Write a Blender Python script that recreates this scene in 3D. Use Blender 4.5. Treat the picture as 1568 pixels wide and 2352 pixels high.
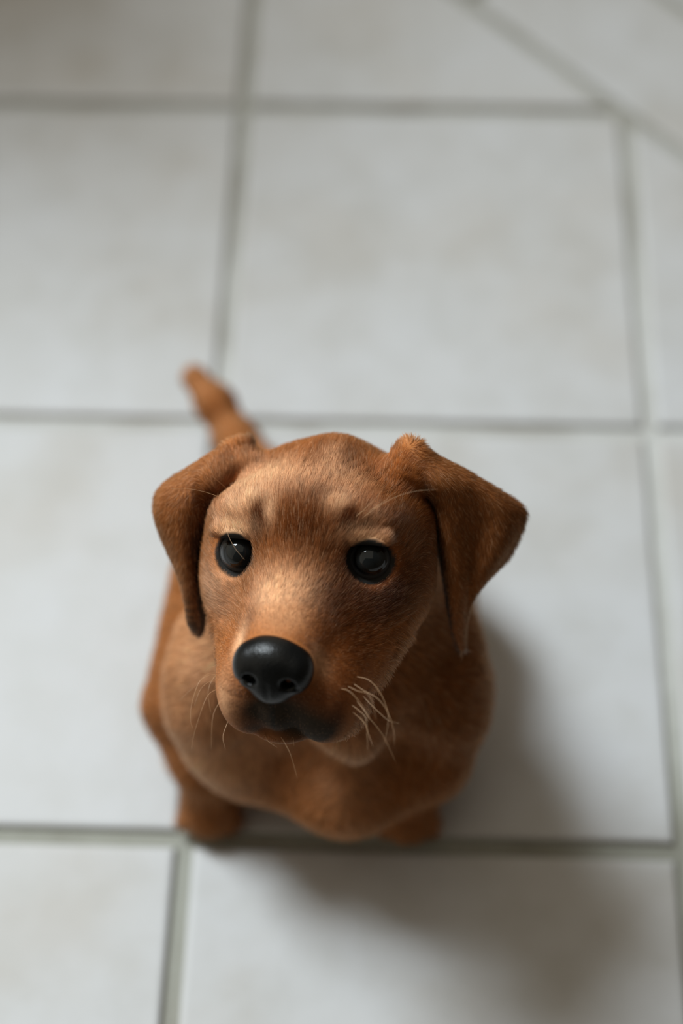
import bpy, bmesh, math, random
import numpy as np
from mathutils import Vector, Matrix, noise

for _o in list(bpy.data.objects):
    bpy.data.objects.remove(_o)
COL = bpy.context.scene.collection
rng = np.random.default_rng(7)
random.seed(7)

# ------------------------------------------------------------------ camera
CAM_LOC = Vector((0.1151, -0.3196, 0.9427))
FWD = Vector((-0.02502763, 0.50384589, -0.86343091)).normalized()
RGT = Vector((0.99946832, 0.03066601, -0.01107602))
RGT = (RGT - FWD * RGT.dot(FWD)).normalized()
UPV = RGT.cross(FWD).normalized()
FPX = 3717.0
cam_d = bpy.data.cameras.new('camera')
cam = bpy.data.objects.new('camera', cam_d)
COL.objects.link(cam)
cam.matrix_world = Matrix(((RGT.x, UPV.x, -FWD.x, CAM_LOC.x), (RGT.y, UPV.y, -FWD.y, CAM_LOC.y),
                           (RGT.z, UPV.z, -FWD.z, CAM_LOC.z), (0, 0, 0, 1)))
cam_d.sensor_fit = 'HORIZONTAL'
cam_d.sensor_width = 24.0
cam_d.lens = FPX / 1568.0 * 24.0
cam_d.clip_start = 0.02
cam_d.dof.use_dof = True
cam_d.dof.focus_distance = 0.768
cam_d.dof.aperture_fstop = 2.0
bpy.context.scene.camera = cam

# ------------------------------------------------------------------ world, window light, exposure
world = bpy.data.worlds.new('room_light')
bpy.context.scene.world = world
world.use_nodes = True
_bg = world.node_tree.nodes['Background']
_bg.inputs[0].default_value = (1.0, 0.90, 0.72, 1)
_bg.inputs[1].default_value = 0.55

def window_light(name, loc, target, sx, sy, power, color):
    d = bpy.data.lights.new(name, 'AREA')
    d.shape = 'RECTANGLE'; d.size = sx; d.size_y = sy
    d.energy = power; d.color = color
    d.spread = math.radians(58)
    o = bpy.data.objects.new(name, d)
    COL.objects.link(o)
    o.location = loc
    o.rotation_euler = (Vector(target) - Vector(loc)).to_track_quat('-Z', 'Y').to_euler()
    return o
LDIR = Vector((-0.142, 0.113, 0.240)).normalized()
window_light('window_light', Vector((0.09, 0.1, 0.1)) + LDIR * 3.2, (0.28, -0.32, 0.0), 1.08, 1.08, 17.4, (0.85, 0.945, 1.0))

vs = bpy.context.scene.view_settings
vs.view_transform = 'Standard'; vs.look = 'None'; vs.exposure = 0.0; vs.gamma = 1.0
vs.use_curve_mapping = False

# ------------------------------------------------------------------ helpers
def new_mat(name):
    m = bpy.data.materials.new(name); m.use_nodes = True
    return m, m.node_tree, m.node_tree.nodes['Principled BSDF']

def ramp(nt, fac, stops):
    r = nt.nodes.new('ShaderNodeValToRGB')
    while len(r.color_ramp.elements) < len(stops):
        r.color_ramp.elements.new(0.5)
    for e, (p, c) in zip(r.color_ramp.elements, stops):
        e.position = p; e.color = (*c, 1)
    nt.links.new(fac, r.inputs[0])
    return r

def noise_tex(nt, vec, scale, detail=4, rough=0.5):
    n = nt.nodes.new('ShaderNodeTexNoise')
    n.inputs['Scale'].default_value = scale
    n.inputs['Detail'].default_value = detail
    n.inputs['Roughness'].default_value = rough
    if vec is not None: nt.links.new(vec, n.inputs['Vector'])
    return n

def world_pos(nt):
    return nt.nodes.new('ShaderNodeNewGeometry').outputs['Position']

def mix(nt, fac, a, b, mode='MIX'):
    m = nt.nodes.new('ShaderNodeMix'); m.data_type = 'RGBA'; m.blend_type = mode
    for i, v in ((0, fac), (6, a), (7, b)):
        if hasattr(v, 'links'): nt.links.new(v, m.inputs[i])
        elif i == 0: m.inputs[0].default_value = v
        else: m.inputs[i].default_value = (*v, 1)
    return m.outputs[2]

def link_mesh(name, verts, faces, mat, parent=None, smooth=True):
    me = bpy.data.meshes.new(name)
    me.from_pydata([tuple(v) for v in verts], [], [tuple(f) for f in faces])
    if smooth: me.shade_smooth()
    me.materials.append(mat)
    o = bpy.data.objects.new(name, me)
    COL.objects.link(o)
    if parent is not None: o.parent = parent
    return o

# ------------------------------------------------------------------ floor: grout bed and tiles
def tile_material():
    m, nt, b = new_mat('glazed_tile')
    p = world_pos(nt)
    info = nt.nodes.new('ShaderNodeObjectInfo')
    off = nt.nodes.new('ShaderNodeVectorMath'); off.operation = 'ADD'
    sc = nt.nodes.new('ShaderNodeVectorMath'); sc.operation = 'SCALE'
    cmb = nt.nodes.new('ShaderNodeCombineXYZ')
    nt.links.new(info.outputs['Random'], cmb.inputs[0]); nt.links.new(info.outputs['Random'], cmb.inputs[2])
    nt.links.new(cmb.outputs[0], sc.inputs[0]); sc.inputs['Scale'].default_value = 9.0
    nt.links.new(p, off.inputs[0]); nt.links.new(sc.outputs[0], off.inputs[1])
    n1 = noise_tex(nt, off.outputs[0], 7.0, 3, 0.55)
    n2 = noise_tex(nt, off.outputs[0], 26.0, 4, 0.6)
    c1 = ramp(nt, n1.outputs[0], [(0.30, (0.44, 0.42, 0.395)), (0.48, (0.480, 0.474, 0.468)), (0.70, (0.50, 0.50, 0.505))])
    c2 = ramp(nt, n2.outputs[0], [(0.32, (0.86, 0.85, 0.82)), (0.58, (1, 1, 1))])
    c = mix(nt, 0.55, c1.outputs[0], c2.outputs[0], 'MULTIPLY')
    nt.links.new(c, b.inputs['Base Color'])
    rr = nt.nodes.new('ShaderNodeMapRange')
    nt.links.new(n2.outputs[0], rr.inputs[0]); rr.inputs[3].default_value = 0.42; rr.inputs[4].default_value = 0.6
    nt.links.new(rr.outputs[0], b.inputs['Roughness'])
    b.inputs['Specular IOR Level'].default_value = 0.35
    bp = nt.nodes.new('ShaderNodeBump'); bp.inputs['Strength'].default_value = 0.12; bp.inputs['Distance'].default_value = 0.002
    nt.links.new(n2.outputs[0], bp.inputs['Height']); nt.links.new(bp.outputs[0], b.inputs['Normal'])
    return m

def grout_material():
    m, nt, b = new_mat('grout')
    p = world_pos(nt)
    n = noise_tex(nt, p, 11.0, 4, 0.6)
    c = ramp(nt, n.outputs[0], [(0.30, (0.42, 0.40, 0.36)), (0.50, (0.56, 0.555, 0.525)), (0.72, (0.66, 0.66, 0.64))])
    n2 = noise_tex(nt, p, 900.0, 2)
    c2 = mix(nt, 0.4, c.outputs[0], n2.outputs[0], 'MULTIPLY')
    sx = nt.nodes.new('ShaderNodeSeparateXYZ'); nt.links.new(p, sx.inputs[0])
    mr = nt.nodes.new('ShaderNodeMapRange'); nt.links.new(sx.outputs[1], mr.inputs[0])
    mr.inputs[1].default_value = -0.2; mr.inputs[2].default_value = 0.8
    dirt_shade = ramp(nt, mr.outputs[0], [(0.0, (.68, .66, .60)), (0.17, (.60, .60, .54)), (0.23, (.60, .60, .54)), (0.32, (.92, .92, .90)), (0.5, (1, 1, 1)), (0.76, (.78, .77, .73)), (1.0, (.66, .64, .58))])
    c2 = mix(nt, 1.0, c2, dirt_shade.outputs[0], 'MULTIPLY')  # grout dirt by row, with shade painted in at the paws' joint
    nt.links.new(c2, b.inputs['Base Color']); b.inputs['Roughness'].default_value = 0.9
    bp = nt.nodes.new('ShaderNodeBump'); bp.inputs['Strength'].default_value = 0.5; bp.inputs['Distance'].default_value = 0.0006
    nt.links.new(n2.outputs[0], bp.inputs['Height']); nt.links.new(bp.outputs[0], b.inputs['Normal'])
    return m

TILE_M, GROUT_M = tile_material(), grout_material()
T = 0.30
GAP = 0.0108
X0, X1, Y0, Y1 = -1.5, 1.8, -1.5, 2.1

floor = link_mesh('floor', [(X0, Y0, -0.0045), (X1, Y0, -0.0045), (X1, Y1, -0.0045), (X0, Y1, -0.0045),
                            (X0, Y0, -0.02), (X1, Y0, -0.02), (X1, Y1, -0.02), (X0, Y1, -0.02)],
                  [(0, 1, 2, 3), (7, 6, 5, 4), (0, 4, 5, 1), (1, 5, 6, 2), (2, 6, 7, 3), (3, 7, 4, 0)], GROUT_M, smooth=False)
floor['kind'] = 'structure'
floor['label'] = 'pale grey ceramic tiled floor with sunken grey grout joints'

def clip(poly, n, d):                 # keep the side n.p <= d
    out = []
    for i in range(len(poly)):
        a, b = poly[i], poly[(i + 1) % len(poly)]
        da, db = n[0] * a[0] + n[1] * a[1] - d, n[0] * b[0] + n[1] * b[1] - d
        if da <= 0: out.append(a)
        if (da < 0 < db) or (db < 0 < da):
            t = da / (da - db)
            out.append((a[0] + t * (b[0] - a[0]), a[1] + t * (b[1] - a[1])))
    return out

def inset(poly, w):
    res = list(poly)
    n = len(poly)
    for i in range(n):
        a, b = poly[i], poly[(i + 1) % n]
        e = (b[0] - a[0], b[1] - a[1]); L = math.hypot(*e)
        if L < 1e-6: continue
        nn = (e[1] / L, -e[0] / L)
        res = clip(res, nn, nn[0] * a[0] + nn[1] * a[1] - w)
        if len(res) < 3: return []
    return res

def area(p):
    return 0.5 * sum(p[i][0] * p[(i + 1) % len(p)][1] - p[(i + 1) % len(p)][0] * p[i][1] for i in range(len(p)))

def make_tile(cell):
    if len(cell) < 3 or abs(area(cell)) < 4e-4: return
    outer = inset(cell, GAP / 2)
    if len(outer) < 3 or area(outer) < 3e-4: return
    cx = sum(p[0] for p in outer) / len(outer); cy = sum(p[1] for p in outer) / len(outer)
    rings = [(outer, -0.008), (outer, -0.0021), (inset(outer, 0.0006), -0.0009), (inset(outer, 0.0018), -0.0002), (inset(outer, 0.0036), 0.0)]
    n = len(outer)
    if any(len(r) != n for r, _ in rings): rings = rings[:2] + [(inset(outer, 0.0018), 0.0)]
    if any(len(r) != n for r, _ in rings): return
    # align the ring starts
    V, Fc = [], []
    for r, z in rings:
        k = min(range(n), key=lambda i: (r[i][0] - outer[0][0]) ** 2 + (r[i][1] - outer[0][1]) ** 2)
        V += [(r[(k + i) % n][0] - cx, r[(k + i) % n][1] - cy, z) for i in range(n)]
    for j in range(len(rings) - 1):
        for i in range(n):
            a, b = j * n + i, j * n + (i + 1) % n
            Fc.append((a, b, b + n, a + n))
    Fc.append(tuple(range((len(rings) - 1) * n, len(rings) * n)))
    o = link_mesh('tile', V, Fc, TILE_M, floor)
    for f in o.data.polygons: f.use_smooth = False
    o.location = (cx, cy, 0.0)
    o.rotation_euler = (random.uniform(-.0012, .0012), random.uniform(-.0012, .0012), 0)
    o.location.z = -0.0002

D1, D2 = 0.9, 1.071
for i in range(-4, 6):
    for j in range(-4, 7):
        x, y = i * T, j * T
        if x + y >= D1 - 1e-6: continue
        c = [(x, y), (x + T, y), (x + T, y + T), (x, y + T)]
        make_tile(clip(c, (1, 1), D1))
S2 = math.sqrt(0.5)
def diag(u, v):                       # u along (1,-1), v along (1,1)
    return (S2 * (u + v), S2 * (v - u))
UB = -0.545 * S2 * 1.0
for k in range(-4, 8):                # border strip of the diagonal field
    u0, u1 = UB + k * T, UB + (k + 1) * T
    make_tile([diag(u0, D1 * S2), diag(u1, D1 * S2), diag(u1, D2 * S2), diag(u0, D2 * S2)])
    for q in range(3):
        v0 = D2 * S2 + q * T
        make_tile([diag(u0 + .15, v0), diag(u1 + .15, v0), diag(u1 + .15, v0 + T), diag(u0 + .15, v0 + T)])

def shade_wall_material():
    m, nt, b = new_mat('brown_shade_wall')
    n = noise_tex(nt, world_pos(nt), 14.0, 4)
    c = ramp(nt, n.outputs[0], [(0.3, (.20, .155, .10)), (0.7, (.26, .205, .14))])
    nt.links.new(c.outputs[0], b.inputs['Base Color']); b.inputs['Roughness'].default_value = 0.8
    return m
def box_verts(x0, x1, y0, y1, z0, z1):
    return [(x, y, z) for x in (x0, x1) for y in (y0, y1) for z in (z0, z1)]
wall = link_mesh('shade_wall_left', box_verts(-1.35, -0.42, 0.83, 1.02, -0.002, 0.84),  # unseen low box added to shade the far left tiles
                 [(0, 1, 3, 2), (4, 6, 7, 5), (0, 4, 5, 1), (2, 3, 7, 6), (0, 2, 6, 4), (1, 5, 7, 3)], shade_wall_material(), smooth=False)
wall['kind'] = 'structure'
wall['label'] = 'low brown wall end added out of view to shade the far left floor tiles'

BOXF = [(0, 1, 3, 2), (4, 6, 7, 5), (0, 4, 5, 1), (2, 3, 7, 6), (0, 2, 6, 4), (1, 5, 7, 3)]
SHADEW = new_mat('dark_shade_wall')
_n = noise_tex(SHADEW[1], world_pos(SHADEW[1]), 9.0, 4)
SHADEW[1].links.new(ramp(SHADEW[1], _n.outputs[0], [(0.3, (.060, .044, .030)), (0.7, (.085, .064, .045))]).outputs[0], SHADEW[2].inputs['Base Color'])
SHADEW[2].inputs['Roughness'].default_value = 0.7
for _nm, _b in (('shade_wall_right', (0.85, 0.97, -1.5, 2.1, -0.002, 2.4)), ('shade_wall_front', (-1.2, 0.85, -1.32, -1.2, -0.002, 2.4))):  # unseen boxes added to block fill from right and front
    _w = link_mesh(_nm, box_verts(*_b), BOXF, SHADEW[0], smooth=False)
    _w['kind'] = 'structure'
    _w['label'] = 'dark brown wall added out of view to block fill light'

# ------------------------------------------------------------------ head frame
PITCH, YAW, ROLL = math.radians(36), math.radians(12), math.radians(-4.9472)
HO = np.array([0.0774, 0.0492, 0.268])
_r, _u, _b = (np.array(RGT), np.array(UPV), -np.array(FWD))
_hz = _b * math.cos(PITCH) - _u * math.sin(PITCH)
_hy = _u * math.cos(PITCH) + _b * math.sin(PITCH)
_hx = _r.copy()
_hz, _hx = _hz * math.cos(YAW) - _hx * math.sin(YAW), _hx * math.cos(YAW) + _hz * math.sin(YAW)
_hx, _hy = _hx * math.cos(ROLL) - _hy * math.sin(ROLL), _hy * math.cos(ROLL) + _hx * math.sin(ROLL)
HM = np.stack([_hx, _hy, _hz], 1)     # columns are the head axes
def to_head(P): return ((P - HO) @ HM)
def to_world(Q): return np.asarray(Q) @ HM.T + HO

# ------------------------------------------------------------------ signed distance tools
def ell(P, c, r, R=None):
    p = P - np.array(c, np.float32)
    if R is not None: p = p @ R
    r = np.array(r, np.float32)
    k0 = np.sqrt(((p / r) ** 2).sum(1)) + 1e-9
    k1 = np.sqrt(((p / (r * r)) ** 2).sum(1)) + 1e-9
    return k0 * (k0 - 1) / k1
def cone(P, a, b, ra, rb):
    a = np.array(a, np.float32); b = np.array(b, np.float32); ba = b - a
    h = np.clip(((P - a) @ ba) / (ba @ ba), 0, 1)
    return np.sqrt(((P - a - h[:, None] * ba) ** 2).sum(1)) - (ra + (rb - ra) * h)
def sph(P, c, r):
    return np.sqrt(((P - np.array(c, np.float32)) ** 2).sum(1)) - r
def smin(a, b, k):
    h = np.maximum(k - np.abs(a - b), 0) / k
    return np.minimum(a, b) - h * h * k * 0.25
def smax(a, b, k): return -smin(-a, -b, k)
def rot(rx=0, ry=0, rz=0):
    return np.array((Matrix.Rotation(math.radians(rz), 3, 'Z') @ Matrix.Rotation(math.radians(ry), 3, 'Y') @ Matrix.Rotation(math.radians(rx), 3, 'X')), np.float32)

# ears: sheets of control points, head frame, millimetres; rows base to tip, columns front edge to back edge
#EARDATA
EAR_L = [[(-40.4,19.8,-36.9),(-40.6,20.9,-40.1),(-40.8,21.9,-43.4),(-41,22.1,-51),(-40.9,21.4,-58.1),(-40.3,20.7,-64.1)],
[(-50.7,3,-43.4),(-49.1,9.9,-38.3),(-46,19.7,-29),(-47.4,25,-32.4),(-49.7,25.6,-41),(-52.1,22.6,-52.1)],
[(-58.1,-12.1,-43.1),(-57.7,-5.6,-35.9),(-55.4,4.3,-24.1),(-59.2,15.6,-22.4),(-67.9,16.7,-29.6),(-74.7,13.1,-39)],
[(-61,-31.7,-35.8),(-62,-24,-28.1),(-60.9,-12.5,-15.5),(-65.1,0.2,-15.9),(-75.8,3.7,-23.1),(-83.4,2.6,-35.3)],
[(-62,-50.4,-27),(-63.3,-42.7,-20.7),(-62.8,-31.6,-10),(-63.8,-21.4,-10.8),(-72.1,-16.4,-19.7),(-80.7,-14.9,-29.8)],
[(-63.8,-63.8,-21.9),(-64.3,-57.8,-16),(-63.2,-48.8,-6.3),(-63.3,-43.6,-7.6),(-65.8,-35.8,-15.1),(-70.2,-33.2,-25.8)],
[(-65.6,-68.8,-19.1),(-64.8,-66.1,-15.5),(-63.1,-61.6,-9.8),(-63.6,-59.9,-8.4),(-65,-59.9,-9.3),(-66.5,-59.8,-11.4)]]
EAR_R = [[(45.4,20.1,-41.8),(45,22.3,-43.3),(44.5,24.4,-44.7),(43.5,26.5,-51),(42.7,26.4,-57),(42.1,25,-62.2)],
[(47.6,3.5,-57),(51.1,9.1,-51),(55.5,17.8,-40.4),(58.3,21.8,-44.1),(55,23,-51.6),(52.5,21.5,-59.9)],
[(51.8,-11.5,-59.9),(56,-5,-52.9),(61.3,5.3,-40.6),(69.5,10.9,-44.3),(72.7,12.6,-51.5),(74.3,7.9,-61.2)],
[(55.5,-27.9,-56.7),(59.4,-22,-49.1),(64.3,-12.3,-36.3),(73.7,-8.6,-46.6),(86.3,-2.1,-49.7),(95.5,-7.1,-61.3)],
[(58.3,-44.9,-50.3),(61.9,-39.3,-43.3),(66.4,-30.1,-31.6),(73.4,-27.4,-43.1),(86.5,-19.6,-44.7),(97.6,-16.6,-60)],
[(61.6,-61.5,-43),(64.4,-55.5,-37.6),(67.9,-46.2,-28),(71.5,-41.1,-37.7),(79.9,-35.3,-41.7),(89.4,-34.5,-52.4)],
[(65,-73.6,-39),(66.4,-69.6,-35.1),(68.2,-63.2,-28.4),(69.6,-58.9,-31.9),(70.4,-54.6,-35.3),(71.1,-53.3,-40.1)],
[(67.8,-81.5,-36.6),(68.4,-79.4,-33.9),(69.3,-75.9,-29.7),(69.6,-75.1,-29.1),(69.8,-74.7,-29.4),(69.8,-74.9,-30.6)]]
#ENDEAR

def catmull(p, t):
    n = len(p); i = min(int(t), n - 2); f = t - i
    p0 = p[max(i - 1, 0)] if i > 0 else 2 * p[0] - p[1]
    p1, p2 = p[i], p[i + 1]
    p3 = p[i + 2] if i + 2 < n else 2 * p[n - 1] - p[n - 2]
    return 0.5 * ((2 * p1) + (-p0 + p2) * f + (2 * p0 - 5 * p1 + 4 * p2 - p3) * f * f + (-p0 + 3 * p1 - 3 * p2 + p3) * f ** 3)
def sheet(ctrl, nu, nv):
    G = np.array(ctrl, float) / 1000.0
    rows = np.array([[catmull(G[i], v * (G.shape[1] - 1)) for v in np.linspace(0, 1, nv)] for i in range(len(G))])
    return np.array([[catmull(rows[:, j], u * (len(G) - 1)) for j in range(nv)] for u in np.linspace(0, 1, nu)])

class EarField:
    def __init__(self, ctrl):
        self.S = S = sheet(ctrl, 110, 60)
        self.h = h = 0.0010
        pad = 0.010
        self.lo = S.reshape(-1, 3).min(0) - pad
        hi = S.reshape(-1, 3).max(0) + pad
        n = np.ceil((hi - self.lo) / h).astype(int) + 1
        F = np.full(n, 0.010, np.float32)
        ax = [self.lo[k] + np.arange(n[k]) * h for k in range(3)]
        w = 8
        nu, nv = S.shape[:2]
        for i in range(nu):
            for j in range(nv):
                p = S[i, j]
                u, v = i / (nu - 1), j / (nv - 1)
                e = min(v, 1 - v, (1 - u) * 1.2) 
                r = 0.0013 + 0.0016 * min(1, e / 0.18) + 0.0012 * max(0, 1 - u / .3)
                c = np.round((p - self.lo) / h).astype(int)
                a = np.maximum(c - w, 0); b = np.minimum(c + w + 1, n)
                d = np.sqrt((ax[0][a[0]:b[0], None, None] - p[0]) ** 2 + (ax[1][None, a[1]:b[1], None] - p[1]) ** 2 + (ax[2][None, None, a[2]:b[2]] - p[2]) ** 2) - r
                v_ = F[a[0]:b[0], a[1]:b[1], a[2]:b[2]]
                np.minimum(v_, d, out=v_)
        self.F, self.n = F, n
    def __call__(self, Q):
        g = (Q - self.lo) / self.h
        i = np.floor(g).astype(int)
        ok = ((i >= 0) & (i < self.n - 1)).all(1)
        out = np.full(len(Q), 0.010, np.float32)
        ii = i[ok]; f = (g[ok] - ii).astype(np.float32)
        F = self.F; acc = 0
        for dx in (0, 1):
            for dy in (0, 1):
                for dz in (0, 1):
                    wgt = (f[:, 0] if dx else 1 - f[:, 0]) * (f[:, 1] if dy else 1 - f[:, 1]) * (f[:, 2] if dz else 1 - f[:, 2])
                    acc = acc + wgt * F[ii[:, 0] + dx, ii[:, 1] + dy, ii[:, 2] + dz]
        out[ok] = acc
        return out
EARS = [EarField(EAR_L), EarField(EAR_R)]

EYE = [np.array([-0.0312, -.0022, -0.0040]), np.array([0.0322, -.0015, -0.0040])]
EYE_R = 0.0105
EYE_DIR = [np.array([-.02, 0.52, 0.9]), np.array([0.22, 0.50, 0.9])]
GAZE = np.array([0.20, 0.56, 0.80])
EYE_DIR = [d / np.linalg.norm(d) for d in EYE_DIR]

def head_sdf(Q):
    d = ell(Q, (.003, -.003, -.038), (.050, .0315, .044))
    d = smin(d, ell(Q, (.007, .0175, -.044), (.0165, .0155, .022)), .011)         # crown
    d = smin(d, ell(Q, (0, .008, -.017), (.036, .019, .018)), .020)            # forehead
    for s in (-1, 1):
        d = smin(d, ell(Q, (s * .029, .0140, -.0115), (.013, .009, .010)), .014)    # brow
        d = smin(d, ell(Q, (s * .038, -.020, -.026), (.016, .026, .026)), .022)    # cheek bone
        d = smin(d, ell(Q, (s * .029, -.020, -.003), (.014, .013, .014)), .018)    # below the eye
        d = smin(d, cone(Q, (s * .030, -.036, -.020), (s * .024, -.044, .016), .0235, .0195), .020)  # jowl
    d = smin(d, cone(Q, (0, -.014, -.006), (0, -.022, .046), .0235, .0185), .022)  # bridge of the muzzle
    d = smin(d, cone(Q, (0, -.030, -.010), (0, -.035, .036), .028, .022), .014)
    d = smin(d, ell(Q, (0, -.052, -.014), (.033, .018, .036)), .020)           # jaw and throat
    # flews and chin
    f = smin(ell(Q, (-.0185, -.0450, .0425), (.0165, .0235, .0230)), ell(Q, (.0175, -.0470, .0420), (.0190, .0240, .0230)), .003)
    f = smin(f, ell(Q, (-.003, -.0460, .0490), (.011, .0150, .0165)), .005)
    f = smin(f, ell(Q, (-.022, -.046, .022), (.0155, .0195, .024)), .012)
    f = smin(f, ell(Q, (.020, -.046, .022), (.0165, .0205, .024)), .012)
    d = smin(d, f, .007)
    d = smin(d, ell(Q, (-.003, -.0610, .0440), (.0190, .0085, .0185)), .0020)       # chin
    d = smin(d, cone(Q, (0, -.062, .036), (0, -.058, .0), .0085, .020), .006)
    for s, c, g in ((-1, EYE[0], EYE_DIR[0]), (1, EYE[1], EYE_DIR[1])):
        d = smax(d, -sph(Q, c + g * .0080, .0116), .004)                       # socket
        q = Q - (c + g * .0038).astype(np.float32)                             # lids: a ring lying on the eyeball
        ax = q @ g.astype(np.float32)
        rad = np.sqrt(np.maximum((q * q).sum(1) - ax * ax, 0))
        ring = np.sqrt((rad - .0101) ** 2 + ax * ax) - .0013
        d = smin(d, ring, .0024)
        up = np.array([s * .15, 1.0, 0]); up /= np.linalg.norm(up)
        d = smin(d, cone(Q, c + g * .0045 + up * .0130 + np.array([-.007, -.0015, 0]), c + g * .0045 + up * .0130 + np.array([.007, -.0015, 0]), .0024, .0024), .005)
        # frown fold at the inner end of the brow
        d = smax(d, -cone(Q, (s * .0180, .0120, .0135), (s * .0225, .0235, .0070), .0024, .0016), .005)
    for e in EARS:
        d = smin(d, e(Q), .0022)
    d = smin(d, cone(Q, (-.038, .020, -.046), (-.040, .026, -.050), .011, .006), .010)
    d = smin(d, cone(Q, (.042, .020, -.046), (.045, .028, -.050), .011, .006), .010)
    return d

def body_sdf(P):
    d = cone(P, (.086, .080, .118), (.082, .135, .080), .071, .066)               # rib cage
    d = smin(d, sph(P, (.082, .170, .055), .053), .05)                            # rump
    d = smin(d, cone(P, (.098, .018, .135), (.098, .009, .084), .034, .027), .026)   # breast keel
    for s in (-1, 1):
        sx = .028 if s < 0 else .146                                              # shoulder
        d = smin(d, ell(P, (sx, .050, .112), (.032, .042, .050)), .016)
        d = smin(d, ell(P, (sx - s * .010, .026, .094), (.027, .027, .026)), .014)
        lx = .015 if s < 0 else .135                                              # foreleg and paw
        d = smin(d, cone(P, (sx - s * .004, .044, .080), (lx, .030, .050), .023, .0165), .010)
        d = smin(d, cone(P, (lx, .030, .050), (lx, .018, .020), .0155, .0135), .008)
        d = smin(d, cone(P, (lx, .022, .014), (lx, .012, .0125), .0145, .0130), .008)
        for k in (-1.5, -.5, .5, 1.5):
            d = smin(d, cone(P, (lx + k * .0070, .014, .011), (lx + k * .0074, .006 + abs(k) * .0022, .008), .0058, .0060), .0025)
        hx = .002 if s < 0 else .150                                              # thigh, knee, hind foot
        d = smin(d, cone(P, (.080 + s * .045, .140, .066), (hx, .062, .058), .048, .025), .022)
        fx = .004 if s < 0 else .146
        d = smin(d, cone(P, (fx, .105, .018), (fx, .056, .0125), .014, .0125), .008)
        for k in (-1.5, -.5, .5, 1.5):
            d = smin(d, cone(P, (fx + k * .0062, .052, .011), (fx + k * .0068, .043 + abs(k) * .002, .008), .0052, .0055), .0025)
    # neck
    nb = to_world([0, -.022, -.045])
    d = smin(d, cone(P, (.090, .085, .150), nb, .064, .046), .035)
    # lower edge of the breast running up to both shoulders
    d = smin(d, cone(P, (.044, .020, .078), (.096, .010, .076), .020, .024), .016)
    d = smin(d, cone(P, (.142, .020, .080), (.100, .010, .076), .020, .024), .016)
    # hollows between the breast and the shoulders, under the jaw
    d = smax(d, -cone(P, (.072, -.009, .130), (.048, .002, .150), .028, .017), .022)
    d = smax(d, -cone(P, (.127, -.009, .126), (.138, -.004, .150), .025, .015), .022)
    d = smax(d, -cone(P, (.132, .004, .190), (.142, .004, .160), .010, .007), .012)
    d = smax(d, -ell(P, (.069, -.012, .124), (.021, .022, .015)), .010)
    d = smax(d, -ell(P, (.131, -.010, .121), (.019, .022, .017)), .010)
    # tail
    tail = [(.055, .210, .034, .020), (.036, .236, .030, .0160), (.019, .262, .033, .0120), (.003, .286, .042, .0098), (-.011, .302, .048, .0075)]
    for a, b in zip(tail, tail[1:]):
        d = smin(d, cone(P, a[:3], b[:3], a[3], b[3]), .010)
    return d

def dog_sdf(P):
    P = P.astype(np.float32)
    Q = to_head(P).astype(np.float32)
    d = body_sdf(P)
    h = head_sdf(Q)
    a, b, c = P[:, 0] * 105, P[:, 1] * 105, P[:, 2] * 105
    wav = np.sin(a + 1.7 * np.sin(b * .7)) * np.sin(c * .9 + 1.3 * np.sin(a * .6)) + .5 * np.sin(b * 1.9 + c)
    d = d + .0007 * wav * np.clip((P[:, 2] - .05) / .05, 0, 1)
    return np.maximum(smin(d, h, .012), -(P[:, 2] - .0005))

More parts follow.
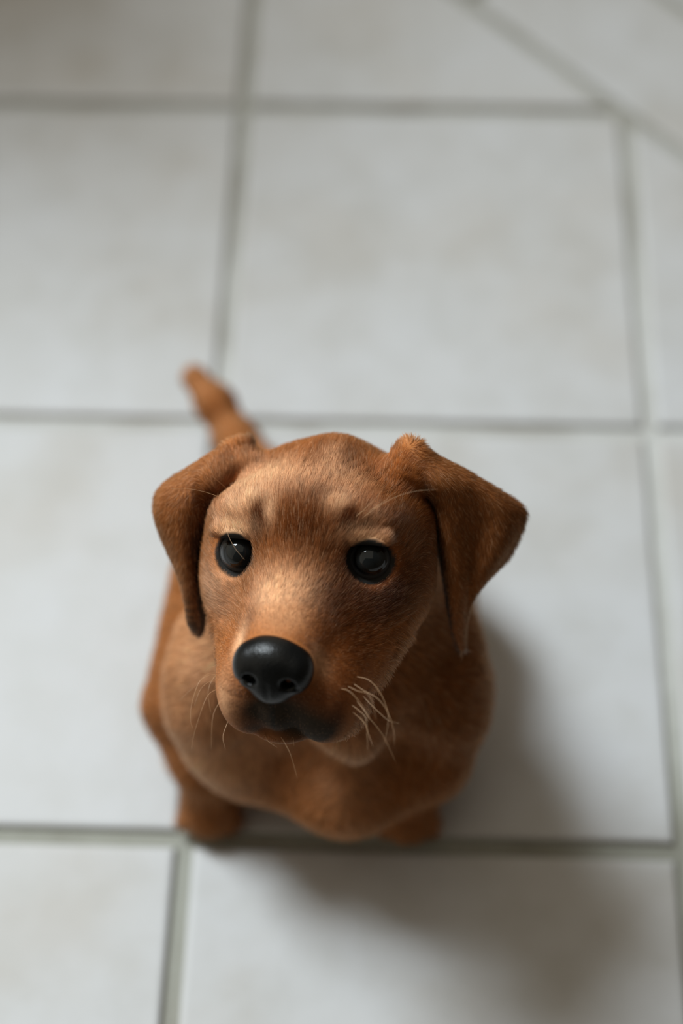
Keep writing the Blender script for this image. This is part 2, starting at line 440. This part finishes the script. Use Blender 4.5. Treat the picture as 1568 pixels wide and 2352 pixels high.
def surface_nets(f, lo, hi, h, coarse=4, band=None):
    lo = np.array(lo, float); n = (np.ceil((np.array(hi) - lo) / h / coarse).astype(int)) * coarse + 1
    nc = (n - 1) // coarse + 1
    gc = [lo[k] + np.arange(nc[k]) * h * coarse for k in range(3)]
    Gc = np.stack(np.meshgrid(*gc, indexing='ij'), -1).reshape(-1, 3)
    Fc = f(Gc).reshape(nc)
    idx = [np.minimum((np.arange(n[k]) + coarse // 2) // coarse, nc[k] - 1) for k in range(3)]
    F = Fc[np.ix_(*idx)].astype(np.float32)
    if band is None: band = h * coarse * 1.6
    near = np.argwhere(np.abs(F) < band)
    F[near[:, 0], near[:, 1], near[:, 2]] = f(lo + near * h)
    S = F < 0
    c = np.zeros(tuple(n - 1), np.uint8)
    sl = lambda o: tuple(slice(o[k], n[k] - 1 + o[k]) for k in range(3))
    corners = [(a, b, e) for a in (0, 1) for b in (0, 1) for e in (0, 1)]
    for o in corners: c += S[sl(o)]
    cells = np.argwhere((c > 0) & (c < 8))
    cid = np.full(tuple(n - 1), -1, np.int32)
    cid[cells[:, 0], cells[:, 1], cells[:, 2]] = np.arange(len(cells))
    acc = np.zeros((len(cells), 3)); cnt = np.zeros(len(cells))
    vals = {o: F[cells[:, 0] + o[0], cells[:, 1] + o[1], cells[:, 2] + o[2]] for o in corners}
    for i, a in enumerate(corners):
        for b in corners[i + 1:]:
            if sum(abs(a[k] - b[k]) for k in range(3)) != 1: continue
            va, vb = vals[a], vals[b]
            m = (va < 0) != (vb < 0)
            t = (va[m] / (va[m] - vb[m]))[:, None]
            acc[m] += np.array(a) + t * (np.array(b) - np.array(a)); cnt[m] += 1
    V = lo + (cells + acc / cnt[:, None]) * h
    quads = []
    for ax in range(3):
        o1, o2 = [k for k in range(3) if k != ax]
        s0 = [slice(1, n[k] - 1) for k in range(3)]; s0[ax] = slice(0, n[ax] - 1)
        s1 = list(s0); s1[ax] = slice(1, n[ax])
        A, B = S[tuple(s0)], S[tuple(s1)]
        e = np.argwhere(A != B)
        flip = A[e[:, 0], e[:, 1], e[:, 2]]
        base = e.copy()
        for k in range(3):
            if k != ax: base[:, k] += 1
        def g(d1, d2):
            q = base.copy(); q[:, o1] -= d1; q[:, o2] -= d2
            return cid[q[:, 0], q[:, 1], q[:, 2]]
        q = np.stack([g(1, 1), g(0, 1), g(0, 0), g(1, 0)], 1)
        if ax == 1: q = q[:, ::-1]
        q[~flip] = q[~flip][:, ::-1]
        quads.append(q)
    Fq = np.concatenate(quads)
    return V, Fq[(Fq >= 0).all(1)]

def gradient(f, V, e=0.0006):
    g = np.zeros_like(V)
    for k in range(3):
        o = np.zeros(3); o[k] = e
        g[:, k] = (f(V + o) - f(V - o)) / (2 * e)
    return g

def project(f, V, it=2):
    for _ in range(it):
        g = gradient(f, V); d = f(V)
        l2 = np.maximum((g * g).sum(1), 0.25)
        V = V - np.clip(d / l2, -.0012, .0012)[:, None] * g
    return V

def relax(V, Fq, it, w=0.5):
    E = np.concatenate([Fq[:, [0, 1]], Fq[:, [1, 2]], Fq[:, [2, 3]], Fq[:, [3, 0]]])
    n = len(V)
    deg = np.bincount(E[:, 0], minlength=n) + np.bincount(E[:, 1], minlength=n)
    for _ in range(it):
        s = np.stack([np.bincount(E[:, 0], V[E[:, 1], k], n) + np.bincount(E[:, 1], V[E[:, 0], k], n) for k in range(3)], 1)
        V = V + w * (s / np.maximum(deg, 1)[:, None] - V)
    return V

def mesh_from(name, V, Fq, mat, parent):
    me = bpy.data.meshes.new(name)
    me.vertices.add(len(V)); me.vertices.foreach_set('co', V.astype(np.float32).ravel())
    me.loops.add(Fq.size); me.loops.foreach_set('vertex_index', Fq.astype(np.int32).ravel())
    me.polygons.add(len(Fq)); me.polygons.foreach_set('loop_start', np.arange(0, Fq.size, 4, dtype=np.int32))
    me.update(calc_edges=True); me.validate()
    me.shade_smooth(); me.materials.append(mat)
    o = bpy.data.objects.new(name, me); COL.objects.link(o); o.parent = parent
    return o

# ------------------------------------------------------------------ coat colours (linear) by place on the animal, some light and shade painted in
C_RUST = np.array([.275, .076, .0155]); C_DARK = np.array([.085, .019, .004]); C_PALE = np.array([.87, .50, .275])
C_TAN = np.array([.50, .20, .064]); C_BLACK = np.array([.022, .020, .018]); C_MASK = np.array([.030, .021, .014])

def blob(Q, c, r):
    q = (Q - np.array(c)) / np.array(r)
    return np.exp(-(q * q).sum(1) * 0.5)

PATCHES = [                             # coat patches of the face, some painted light and shade: colour, weight, centre, radii (mm, head frame)
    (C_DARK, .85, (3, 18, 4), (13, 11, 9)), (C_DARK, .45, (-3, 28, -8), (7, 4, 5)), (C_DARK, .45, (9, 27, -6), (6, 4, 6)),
    (C_PALE, .60, (-30, 27, -19), (11, 9, 10)), (C_PALE, .55, (-21, 29, -26), (10, 8, 9)), (C_PALE, .42, (-4, 32, -18), (14, 5, 7)),  # forehead top and sides: sheen of the light painted pale
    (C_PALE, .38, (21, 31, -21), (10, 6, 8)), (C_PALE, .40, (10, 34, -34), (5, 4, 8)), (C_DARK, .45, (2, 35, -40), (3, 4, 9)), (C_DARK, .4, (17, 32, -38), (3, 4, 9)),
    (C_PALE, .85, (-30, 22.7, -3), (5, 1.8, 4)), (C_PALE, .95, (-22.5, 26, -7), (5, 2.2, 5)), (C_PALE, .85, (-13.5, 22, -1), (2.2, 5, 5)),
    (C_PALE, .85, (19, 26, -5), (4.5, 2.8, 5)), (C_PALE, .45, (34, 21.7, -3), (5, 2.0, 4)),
    (C_DARK, 1.5, (-18.5, 18.0, 1), (2.9, 5.4, 7)), (C_DARK, 1.4, (24.0, 20.5, -1), (4.4, 3.4, 6)), (C_DARK, .7, (31, 18.8, 0), (4, 1.7, 4)),  # frown creases at the inner brows, shade painted dark
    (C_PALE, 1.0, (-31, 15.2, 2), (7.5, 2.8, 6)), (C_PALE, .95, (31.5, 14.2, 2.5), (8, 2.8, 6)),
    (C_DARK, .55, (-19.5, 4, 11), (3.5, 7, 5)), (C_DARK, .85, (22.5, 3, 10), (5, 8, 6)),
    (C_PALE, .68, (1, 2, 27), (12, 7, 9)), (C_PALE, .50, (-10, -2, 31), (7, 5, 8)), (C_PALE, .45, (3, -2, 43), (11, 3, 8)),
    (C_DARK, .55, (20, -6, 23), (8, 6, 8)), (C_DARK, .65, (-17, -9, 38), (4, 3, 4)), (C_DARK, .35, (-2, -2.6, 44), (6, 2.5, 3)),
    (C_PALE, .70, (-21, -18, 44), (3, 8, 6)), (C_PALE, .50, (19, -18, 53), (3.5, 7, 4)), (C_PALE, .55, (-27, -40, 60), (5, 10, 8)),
    (C_PALE, .40, (-42, -18, 11), (9, 12, 10)), (C_DARK, .9, (44, -20, 8), (17, 20, 22)), (C_DARK, .35, (30, -36, 40), (9, 9, 10)),  # right cheek and muzzle side: shade painted darker
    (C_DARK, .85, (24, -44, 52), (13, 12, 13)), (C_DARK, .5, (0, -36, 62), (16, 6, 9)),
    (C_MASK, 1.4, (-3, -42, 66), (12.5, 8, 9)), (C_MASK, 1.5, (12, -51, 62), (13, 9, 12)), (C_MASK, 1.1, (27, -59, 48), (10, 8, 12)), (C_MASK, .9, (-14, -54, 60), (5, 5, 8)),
    (C_BLACK, 1.6, (-3, -43, 67), (.8, 7, 6)),  # philtrum groove painted as a dark line
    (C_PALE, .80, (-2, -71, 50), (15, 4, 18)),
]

def coat(P):
    """colour per point"""
    Q = to_head(P)
    n = len(P)
    col = np.tile(C_RUST, (n, 1))
    def put(c, w):
        nonlocal col
        w = np.clip(w, 0, 1)[:, None]
        col = col * (1 - w) + c * w
    put(C_TAN, np.full(n, .22))
    head = dog_head_mask(Q)
    Qm = Q * 1000
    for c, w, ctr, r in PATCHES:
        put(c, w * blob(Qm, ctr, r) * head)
    mott = np.sin(Qm[:, 0] * 1.1 + 2.1 * np.sin(Qm[:, 1] * .55)) * np.sin(Qm[:, 1] * .9 + 1.7 * np.sin(Qm[:, 2] * .6 + Qm[:, 0] * .3))
    col = col * (1 + .10 * mott * head)[:, None]
    # ears a little deeper in colour; shade painted into the right one
    ear = np.clip((np.abs(Q[:, 0]) - .052) / .006, 0, 1) * (Q[:, 1] < .06) * head
    put(C_RUST, .6 * ear); put(C_DARK, np.where(Q[:, 0] > 0, .65, .40) * ear)
    # throat and breast; lit left and shaded right side painted in
    put(C_TAN, .55 * (1 - head))
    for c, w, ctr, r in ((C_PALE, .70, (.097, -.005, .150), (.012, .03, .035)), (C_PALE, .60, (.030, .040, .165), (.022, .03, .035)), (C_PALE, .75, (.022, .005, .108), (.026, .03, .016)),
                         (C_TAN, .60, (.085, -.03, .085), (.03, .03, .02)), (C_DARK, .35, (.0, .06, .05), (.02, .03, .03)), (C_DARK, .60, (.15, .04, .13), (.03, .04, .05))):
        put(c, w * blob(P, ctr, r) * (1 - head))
    for E_ in EARS:                                     # shade painted on the turned-in front strip of each ear
        side = np.sign(E_.S[60, 30, 0])
        sel = np.nonzero((Q[:, 0] * side > .034) & (E_(Q) < .0020))[0]
        G = E_.S[::4, ::3]; nv = G.shape[1]; G = G.reshape(-1, 3).astype(np.float32)
        best = np.full(len(sel), 1.0, np.float32); bi = np.zeros(len(sel), int)
        qs = Q[sel].astype(np.float32)
        for k in range(len(G)):
            dk = ((qs - G[k]) ** 2).sum(1)
            w = dk < best
            best[w] = dk[w]; bi[w] = k
        uu, vv = (bi // nv) / 27.0, (bi % nv) / (nv - 1.0)
        wt = np.zeros(n)
        on = np.zeros(n); on[sel] = 1
        put(C_DARK, (.30 if side < 0 else .45) * on)
        wt[sel] = .95 * np.clip(((.54 if side < 0 else .42) - vv) / .09, 0, 1) * np.clip((uu - .12) / .25, 0, 1)
        put(C_BLACK * 1.4, wt)
    # eye rims
    for c, g in zip(EYE, EYE_DIR):
        q = Q - c; axd = q @ g
        rad = np.sqrt(np.maximum((q * q).sum(1) - axd * axd, 0))
        upn = np.clip((q[:, 1] - .4 * q[:, 2]) / .009, -1, 1)
        w = np.clip((.0126 - .0013 * np.maximum(upn, 0) - rad) / .0010, 0, 1) * (axd > -.002) * (axd < .02)
        put(C_BLACK, w)
        inner = c + np.array([-.010 if c[0] > 0 else .010, -.0045, .006])
        put(C_BLACK, .9 * blob(Q, inner, (.0032, .0032, .006)))
    return np.clip(col, .003, 1)

def dog_head_mask(Q):
    a = sph(Q, (0, -.004, -.022), .068)
    b = cone(Q, (0, -.036, .005), (0, -.038, .060), .050, .040)
    return np.clip(-np.minimum(a, b) / .012, 0, 1)

# ------------------------------------------------------------------ materials of the dog
def attr_mat(name, rough, hair=False):
    m, nt, b = new_mat(name)
    a = nt.nodes.new('ShaderNodeAttribute'); a.attribute_name = 'coat'
    nt.links.new(a.outputs['Color'], b.inputs['Base Color'])
    b.inputs['Roughness'].default_value = rough
    b.inputs['Specular IOR Level'].default_value = 0.35 if hair else 0.1
    return m
SKIN_M = attr_mat('short_coat_skin', 0.75)

def fur_material():
    m = bpy.data.materials.new('rust_fur'); m.use_nodes = True
    nt = m.node_tree; nt.nodes.clear()
    out = nt.nodes.new('ShaderNodeOutputMaterial')
    a = nt.nodes.new('ShaderNodeAttribute'); a.attribute_name = 'coat'
    sn = nt.nodes.new('ShaderNodeAttribute'); sn.attribute_name = 'skin_normal'
    h = nt.nodes.new('ShaderNodeBsdfHairPrincipled')
    h.parametrization = 'COLOR'
    nt.links.new(a.outputs['Color'], h.inputs['Color'])
    h.inputs['Roughness'].default_value = 0.30
    h.inputs['Radial Roughness'].default_value = 0.40
    h.inputs['Coat'].default_value = 0.0
    d = nt.nodes.new('ShaderNodeBsdfDiffuse')
    nt.links.new(a.outputs['Color'], d.inputs['Color'])
    nt.links.new(sn.outputs['Vector'], d.inputs['Normal'])
    mx = nt.nodes.new('ShaderNodeMixShader'); mx.inputs[0].default_value = 0.26
    nt.links.new(d.outputs[0], mx.inputs[1]); nt.links.new(h.outputs[0], mx.inputs[2])
    nt.links.new(mx.outputs[0], out.inputs[0])
    return m
FUR_M = fur_material()

def nose_material():
    m, nt, b = new_mat('black_nose_leather')
    p = nt.nodes.new('ShaderNodeTexCoord').outputs['Object']
    v = nt.nodes.new('ShaderNodeTexVoronoi'); v.inputs['Scale'].default_value = 1100; nt.links.new(p, v.inputs['Vector'])
    b.inputs['Base Color'].default_value = (.0035, .0038, .0038, 1)
    b.inputs['Roughness'].default_value = 0.30
    b.inputs['Specular IOR Level'].default_value = 0.26
    bp = nt.nodes.new('ShaderNodeBump'); bp.inputs['Strength'].default_value = 0.35; bp.inputs['Distance'].default_value = 0.0004
    nt.links.new(v.outputs['Distance'], bp.inputs['Height']); nt.links.new(bp.outputs[0], b.inputs['Normal'])
    return m

def eye_material():
    m, nt, b = new_mat('dark_eye')
    tc = nt.nodes.new('ShaderNodeTexCoord').outputs['Object']
    sx = nt.nodes.new('ShaderNodeSeparateXYZ'); nt.links.new(tc, sx.inputs[0])
    v = nt.nodes.new('ShaderNodeVectorMath'); v.operation = 'LENGTH'
    c = nt.nodes.new('ShaderNodeCombineXYZ'); nt.links.new(sx.outputs[0], c.inputs[0]); nt.links.new(sx.outputs[1], c.inputs[1])
    nt.links.new(c.outputs[0], v.inputs[0])
    dv = nt.nodes.new('ShaderNodeMath'); dv.operation = 'DIVIDE'; dv.inputs[1].default_value = 0.010
    nt.links.new(v.outputs['Value'], dv.inputs[0])
    r = ramp(nt, dv.outputs[0], [(0.0, (.006, .007, .007)), (0.36, (.008, .009, .009)), (0.46, (.011, .012, .0115)), (0.64, (.010, .010, .009)), (0.71, (.003, .003, .003)), (0.78, (.012, .012, .012)), (0.86, (.05, .052, .055)), (1.0, (.07, .07, .07))])
    nt.links.new(r.outputs[0], b.inputs['Base Color'])
    b.inputs['Roughness'].default_value = 0.02
    b.inputs['Specular IOR Level'].default_value = 0.5
    b.inputs['IOR'].default_value = 1.38
    return m

# ------------------------------------------------------------------ the puppy
puppy = bpy.data.objects.new('puppy', None); COL.objects.link(puppy)
puppy.location = (.085, .10, 0)
puppy['label'] = 'rust-coloured puppy with floppy ears sitting on grey floor tiles and looking up'
puppy['category'] = 'dog'
PO = np.array(puppy.location)

V, Fq = surface_nets(dog_sdf, (-.058, -.040, -.003), (.225, .345, .345), .0015)
V = relax(V, Fq, 1, .5)
V = project(dog_sdf, V, 2)
body = mesh_from('body', V - PO, Fq, SKIN_M, puppy)
vcol = coat(V)
at = body.data.attributes.new('coat', 'FLOAT_COLOR', 'POINT')
at.data.foreach_set('color', np.concatenate([vcol, np.ones((len(V), 1))], 1).astype(np.float32).ravel())
N = gradient(dog_sdf, V); N /= np.maximum(np.linalg.norm(N, axis=1, keepdims=True), 1e-6)

# nose pad
NOSE_C = np.array([-.0015, -.0190, .0590], np.float32)
NOSE_R = rot(rx=-12, rz=-5)
def nose_sdf(Q):
    Q = Q.astype(np.float32)
    q = (Q - NOSE_C) @ NOSE_R
    d = ell(q, (0, .0020, -.001), (.0170, .0130, .0120))
    d = smin(d, ell(q, (0, -.0085, -.001), (.0105, .0090, .0110)), .007)
    for s in (-1, 1):
        d = smin(d, ell(q, (s * .0115, -.0005, .0000), (.0070, .0095, .0090)), .004)
        d = smax(d, -ell(q, (s * .0090, -.0030, .0105), (.0034, .0030, .0070)), .0018)
        d = smax(d, -cone(q, (s * .0110, -.0045, .0095), (s * .0175, -.0085, .0030), .0014, .0009), .0014)
    d = smax(d, -cone(q, (0, -.004, .0120), (0, -.0190, .0090), .0007, .0011), .0016)
    return d
Vn, Fn = surface_nets(nose_sdf, (-.022, -.042, .042), (.022, .002, .078), .0006)
Vn = relax(Vn, Fn, 1, .5)
nose = mesh_from('nose', to_world(Vn) - PO, Fn, nose_material(), puppy)
nose['label'] = 'black leathery nose'

# eyes
EYE_M = eye_material()
def make_eye(c, g):
    bm = bmesh.new()
    bmesh.ops.create_uvsphere(bm, u_segments=64, v_segments=64, radius=EYE_R)
    for v in bm.verts:                 # cornea: a steeper dome on +Z
        r = math.hypot(v.co.x, v.co.y)
        if v.co.z > 0 and r < .0074:
            v.co.z = max(v.co.z, .00306 + math.sqrt(.0086 ** 2 - r * r))
    me = bpy.data.meshes.new('eye'); bm.to_mesh(me); bm.free(); me.shade_smooth(); me.materials.append(EYE_M)
    o = bpy.data.objects.new('eye', me); COL.objects.link(o); o.parent = puppy
    o.location = Vector(to_world(c) - PO)
    o.rotation_euler = Vector(HM @ GAZE).to_track_quat('Z', 'Y').to_euler()
    o['label'] = 'glossy dark eye'
    return o
for c, g in zip(EYE, EYE_DIR): make_eye(c, g)

# fur strands
def make_fur():
    tri = np.concatenate([Fq[:, [0, 1, 2]], Fq[:, [0, 2, 3]]])
    A, B, C_ = V[tri[:, 0]], V[tri[:, 1]], V[tri[:, 2]]
    ar = 0.5 * np.linalg.norm(np.cross(B - A, C_ - A), axis=1)
    cen = (A + B + C_) / 3
    Qc = to_head(cen)
    hm = dog_head_mask(Qc)
    earish = (np.abs(Qc[:, 0]) > .050) & (Qc[:, 2] > -.11) & (Qc[:, 2] < .03) & (Qc[:, 1] > -.075)
    face = np.maximum(hm, earish * .55)
    nrm = N[tri[:, 0]]
    vis = (nrm @ np.array(-FWD)) 
    dens = np.where(face > .3, 7.0e6 * face, 2.0e6) * np.clip(.35 + vis * 1.6, .18, 1)
    dens[cen[:, 2] < .004] = 0
    cnt = rng.poisson(ar * dens)
    ti = np.repeat(np.arange(len(tri)), cnt)
    r1, r2 = rng.random(len(ti)), rng.random(len(ti))
    s = np.sqrt(r1)
    w0, w1, w2 = 1 - s, s * (1 - r2), s * r2
    def lerp(X): return w0[:, None] * X[tri[ti, 0]] + w1[:, None] * X[tri[ti, 1]] + w2[:, None] * X[tri[ti, 2]]
    P = lerp(V); n = lerp(N); n /= np.linalg.norm(n, axis=1, keepdims=True)
    Q = to_head(P)
    keep = np.ones(len(P), bool)
    for c, g in zip(EYE, EYE_DIR):
        q = Q - c; axd = q @ g
        rad = np.sqrt(np.maximum((q * q).sum(1) - axd * axd, 0))
        keep &= ~((rad < .0110) & (axd > -.004) & (axd < .02))
    keep &= nose_sdf(Q) > .0003
    P, n, Q = P[keep], n[keep], Q[keep]; ti = ti[keep]
    m = len(P)
    hm = dog_head_mask(Q); fc = face[ti]
    is_ear = (np.abs(Q[:, 0]) > .056) & (fc > .4)
    # flow: back from the nose over the face, along the ears, down and back over the body
    T_face = Q - np.array([0, -.022, .058])
    T_face[:, 1] += .010 * np.exp(-((Q[:, 1] - .02) / .02) ** 2)
    T_face = T_face / np.linalg.norm(T_face, axis=1, keepdims=True)
    T_face = T_face @ HM.T
    sgn = np.sign(Q[:, 0])
    T_ear = (np.stack([sgn * .25, -np.ones(m), np.full(m, -.1)], 1)) @ HM.T
    T_body = np.stack([(P[:, 0] - .085) * 3, np.full(m, .25), -np.ones(m)], 1)
    tail = (P[:, 1] > .25)
    T_body[tail] = np.array([-.6, .75, .1])
    T_ear /= np.linalg.norm(T_ear, axis=1, keepdims=True)
    T_body /= np.linalg.norm(T_body, axis=1, keepdims=True)
    Tt = np.where((hm > .5)[:, None], T_face, T_body)
    we = np.clip((np.abs(Q[:, 0]) - .050) / .010, 0, 1) * (fc > .4) * (Q[:, 1] < .035)
    Tt = Tt * (1 - we[:, None]) + T_ear * we[:, None]
    # slow swirl so that tufts part and meet
    nz = np.array([noise.noise_vector(Vector(p) * 95.0) for p in P.astype(float)])
    nz2 = np.array([noise.noise(Vector(p) * 420.0 + Vector((7, 3, 1))) for p in P.astype(float)])
    Tt = Tt / np.linalg.norm(Tt, axis=1, keepdims=True) + nz * .30 + rng.normal(0, .10, (m, 3))
    Tt -= (Tt * n).sum(1, keepdims=True) * n
    Tt /= np.maximum(np.linalg.norm(Tt, axis=1, keepdims=True), 1e-6)
    muz = np.clip((Q[:, 2] - .005) / .04, 0, 1) * (hm > .5)
    L = np.where(fc > .3, .0058 - .0040 * muz, .0085)
    L = np.where(is_ear, .0042, L)
    for c in EYE:
        L *= np.clip(.22 + (np.linalg.norm(Q - c, axis=1) - .0125) / .012, .22, 1)
    L = np.where((Q[:, 1] < -.034) & (fc > .3), L * .62, L)
    L = np.where((np.abs(Q[:, 0]) > .036) & (Q[:, 1] > .018), L * .7, L)
    L *= rng.uniform(.7, 1.2, m)
    lift = np.where(fc > .3, .30, .28) + rng.normal(0, .06, m) + nz2 * .12
    K = 4
    S_ = np.linspace(0, 1, K)
    pts = np.empty((m, K, 3))
    for k, s_ in enumerate(S_):
        pts[:, k] = P - n * .0002 + Tt * (L * s_ * .93)[:, None] + n * (L * np.clip(lift, .12, .7) * (1.35 * s_ - .55 * s_ * s_))[:, None]
    pts[:, :, 2] = np.maximum(pts[:, :, 2], .0006)
    col = coat(P)
    br = np.exp(rng.normal(0, .24, m) + nz2 * .42 - .03)
    col = np.clip(col * br[:, None], .002, .95)
    pale = rng.random(m) < .09
    col[pale] = col[pale] * .5 + C_PALE * .5
    rad = np.where(fc > .3, .000052, .00013)
    rad = np.where(is_ear, .00007, rad)
    hc = bpy.data.hair_curves.new('fur')
    hc.add_curves([K] * m)
    hc.attributes['position'].data.foreach_set('vector', (pts - PO).astype(np.float32).ravel())
    ra = hc.attributes.get('radius') or hc.attributes.new('radius', 'FLOAT', 'POINT')
    prof = np.array([1.0, .9, .65, .15])
    ra.data.foreach_set('value', (rad[:, None] * prof[None]).astype(np.float32).ravel())
    ca = hc.attributes.new('coat', 'FLOAT_COLOR', 'CURVE')
    ca.data.foreach_set('color', np.concatenate([col, np.ones((m, 1))], 1).astype(np.float32).ravel())
    na = hc.attributes.new('skin_normal', 'FLOAT_VECTOR', 'CURVE')
    na.data.foreach_set('vector', n.astype(np.float32).ravel())
    hc.materials.append(FUR_M)
    o = bpy.data.objects.new('fur', hc); COL.objects.link(o); o.parent = puppy
    o['kind'] = 'stuff'; o['label'] = 'short rust-coloured fur'
    print('strands', m)
make_fur()
print('verts', len(V))

# ------------------------------------------------------------------ whiskers and brow hairs, one by one (mm, head frame)
#WDATA
WHISKERS = [
[[-32.2, -33.4, 44.3], [-35.4, -31.0, 48.5], [-37.4, -30.6, 53.2]],
[[-31.8, -35.3, 48.3], [-34.0, -31.8, 51.4], [-36.1, -30.3, 55.3], [-38.6, -30.8, 60.8], [-46.1, -34.8, 70.1]],
[[-33.1, -37.1, 46.0], [-36.8, -34.8, 50.4], [-40.0, -35.0, 55.8], [-41.6, -40.5, 64.7], [-40.7, -43.9, 71.3], [-38.5, -45.0, 76.0]],
[[-33.2, -39.9, 47.8], [-36.7, -37.4, 52.0], [-39.3, -38.0, 57.5], [-40.6, -41.7, 65.0]],
[[-32.7, -41.1, 52.3], [-34.8, -39.7, 56.9], [-36.1, -40.6, 62.4], [-38.7, -48.8, 73.4], [-38.8, -53.5, 81.3]],
[[-31.7, -35.4, 48.5], [-33.3, -33.6, 52.7], [-34.5, -36.5, 59.6], [-31.5, -43.2, 68.0]],
[[-28.4, -41.7, 58.1], [-29.3, -40.9, 62.8], [-30.5, -43.6, 69.5], [-29.3, -52.9, 80.4]],
[[-26.9, -53.5, 59.7], [-27.8, -56.4, 67.1], [-25.5, -59.4, 73.1]],
[[-2.9, -58.7, 60.2], [1.1, -59.9, 65.0], [5.0, -62.5, 70.2], [9.3, -69.0, 78.1]],
[[-10.6, -59.2, 59.0], [-7.6, -60.1, 63.9], [-2.2, -60.8, 67.3]],
[[3.5, -59.9, 59.5], [5.0, -58.5, 63.9], [6.2, -58.8, 67.5]],
[[24.1, -56.5, 57.8], [25.6, -56.8, 62.7], [26.7, -56.7, 66.7]],
[[31.9, -33.5, 44.4], [39.5, -33.0, 47.0], [45.7, -36.1, 52.0], [49.9, -40.9, 58.7], [50.9, -43.6, 64.8], [50.4, -47.7, 72.3]],
[[31.0, -33.9, 48.0], [38.3, -35.3, 52.0], [45.3, -36.6, 55.4], [50.6, -39.7, 60.7], [54.1, -44.3, 67.4], [55.2, -46.7, 73.3]],
[[29.1, -33.1, 51.3], [35.7, -33.2, 54.6], [40.7, -32.2, 57.0], [44.1, -33.8, 61.6], [46.5, -37.3, 67.9]],
[[26.9, -32.6, 54.3], [33.1, -32.0, 57.2], [40.4, -36.5, 62.9], [43.2, -37.8, 67.5]],
[[32.3, -41.4, 50.5], [37.1, -42.7, 55.2], [41.3, -44.5, 59.7], [48.4, -49.1, 65.5], [55.6, -57.5, 74.0]],
[[30.6, -41.5, 54.0], [36.3, -42.1, 58.0], [40.3, -43.1, 62.0], [42.0, -47.4, 69.1], [43.4, -50.5, 75.3]],
[[30.5, -44.6, 54.7], [38.2, -47.2, 59.5], [41.8, -50.2, 65.1], [44.4, -52.2, 70.2]],
[[34.2, -42.1, 45.7], [39.1, -43.4, 50.3], [44.5, -45.2, 54.5], [49.7, -46.3, 58.3], [55.4, -45.6, 60.7]],
[[-41.7, 20.3, -16.2], [-49.2, 25.7, -12.9], [-56.7, 29.5, -9.2], [-62.1, 31.9, -5.0]],
[[-41.5, 18.6, -25.8], [-45.3, 26.4, -22.6], [-47.5, 28.9, -22.1]],
[[-22.2, 21.4, -2.2], [-24.4, 25.8, 0.3], [-26.5, 29.5, 2.7]],
[[-32.8, 22.5, -6.2], [-34.0, 23.5, -1.0], [-33.9, 21.7, 4.2], [-30.9, 17.5, 10.8], [-26.5, 14.5, 16.2], [-21.1, 12.0, 20.9]],
[[27.3, 19.7, -1.0], [34.7, 26.2, -2.7], [45.5, 32.6, -5.8], [56.3, 36.3, -7.0], [66.5, 38.0, -6.7]],
[[25.8, 21.5, -2.2], [31.4, 27.1, -2.2], [38.0, 33.5, -4.8], [43.9, 41.2, -7.5]],
[[33.4, 23.1, -7.0], [32.0, 27.0, -2.3], [29.0, 26.8, 1.1]],
[[31.6, 23.1, -5.8], [39.6, 28.7, -7.0], [46.5, 34.4, -8.6]]]
#ENDW
def whisker_material():
    m, nt, b = new_mat('pale_whisker')
    b.inputs['Base Color'].default_value = (.60, .36, .19, 1); b.inputs['Roughness'].default_value = 0.35
    return m
WH_M = whisker_material()
def make_whisker(ctrl):
    C = np.array(ctrl, float) / 1000
    n = len(C)
    P = np.array([catmull(C, t) for t in np.linspace(0, n - 1, 6 * (n - 1) + 1)])
    P = to_world(P) - PO
    V_, F_ = [], []
    S_ = 5
    for i, p in enumerate(P):
        t = P[min(i + 1, len(P) - 1)] - P[max(i - 1, 0)]; t /= np.linalg.norm(t)
        a = np.cross(t, (0.1, .2, 1)); a /= np.linalg.norm(a); b = np.cross(t, a)
        r = .000095 * (1 - .8 * i / (len(P) - 1))
        for k in range(S_):
            an = 2 * math.pi * k / S_
            V_.append(p + r * (math.cos(an) * a + math.sin(an) * b))
        if i:
            for k in range(S_):
                F_.append(((i - 1) * S_ + k, (i - 1) * S_ + (k + 1) % S_, i * S_ + (k + 1) % S_, i * S_ + k))
    F_.append(tuple(range(S_))[::-1]); F_.append(tuple((len(P) - 1) * S_ + k for k in range(S_)))
    link_mesh('whisker', V_, F_, WH_M, puppy)
for w in WHISKERS: make_whisker(w)
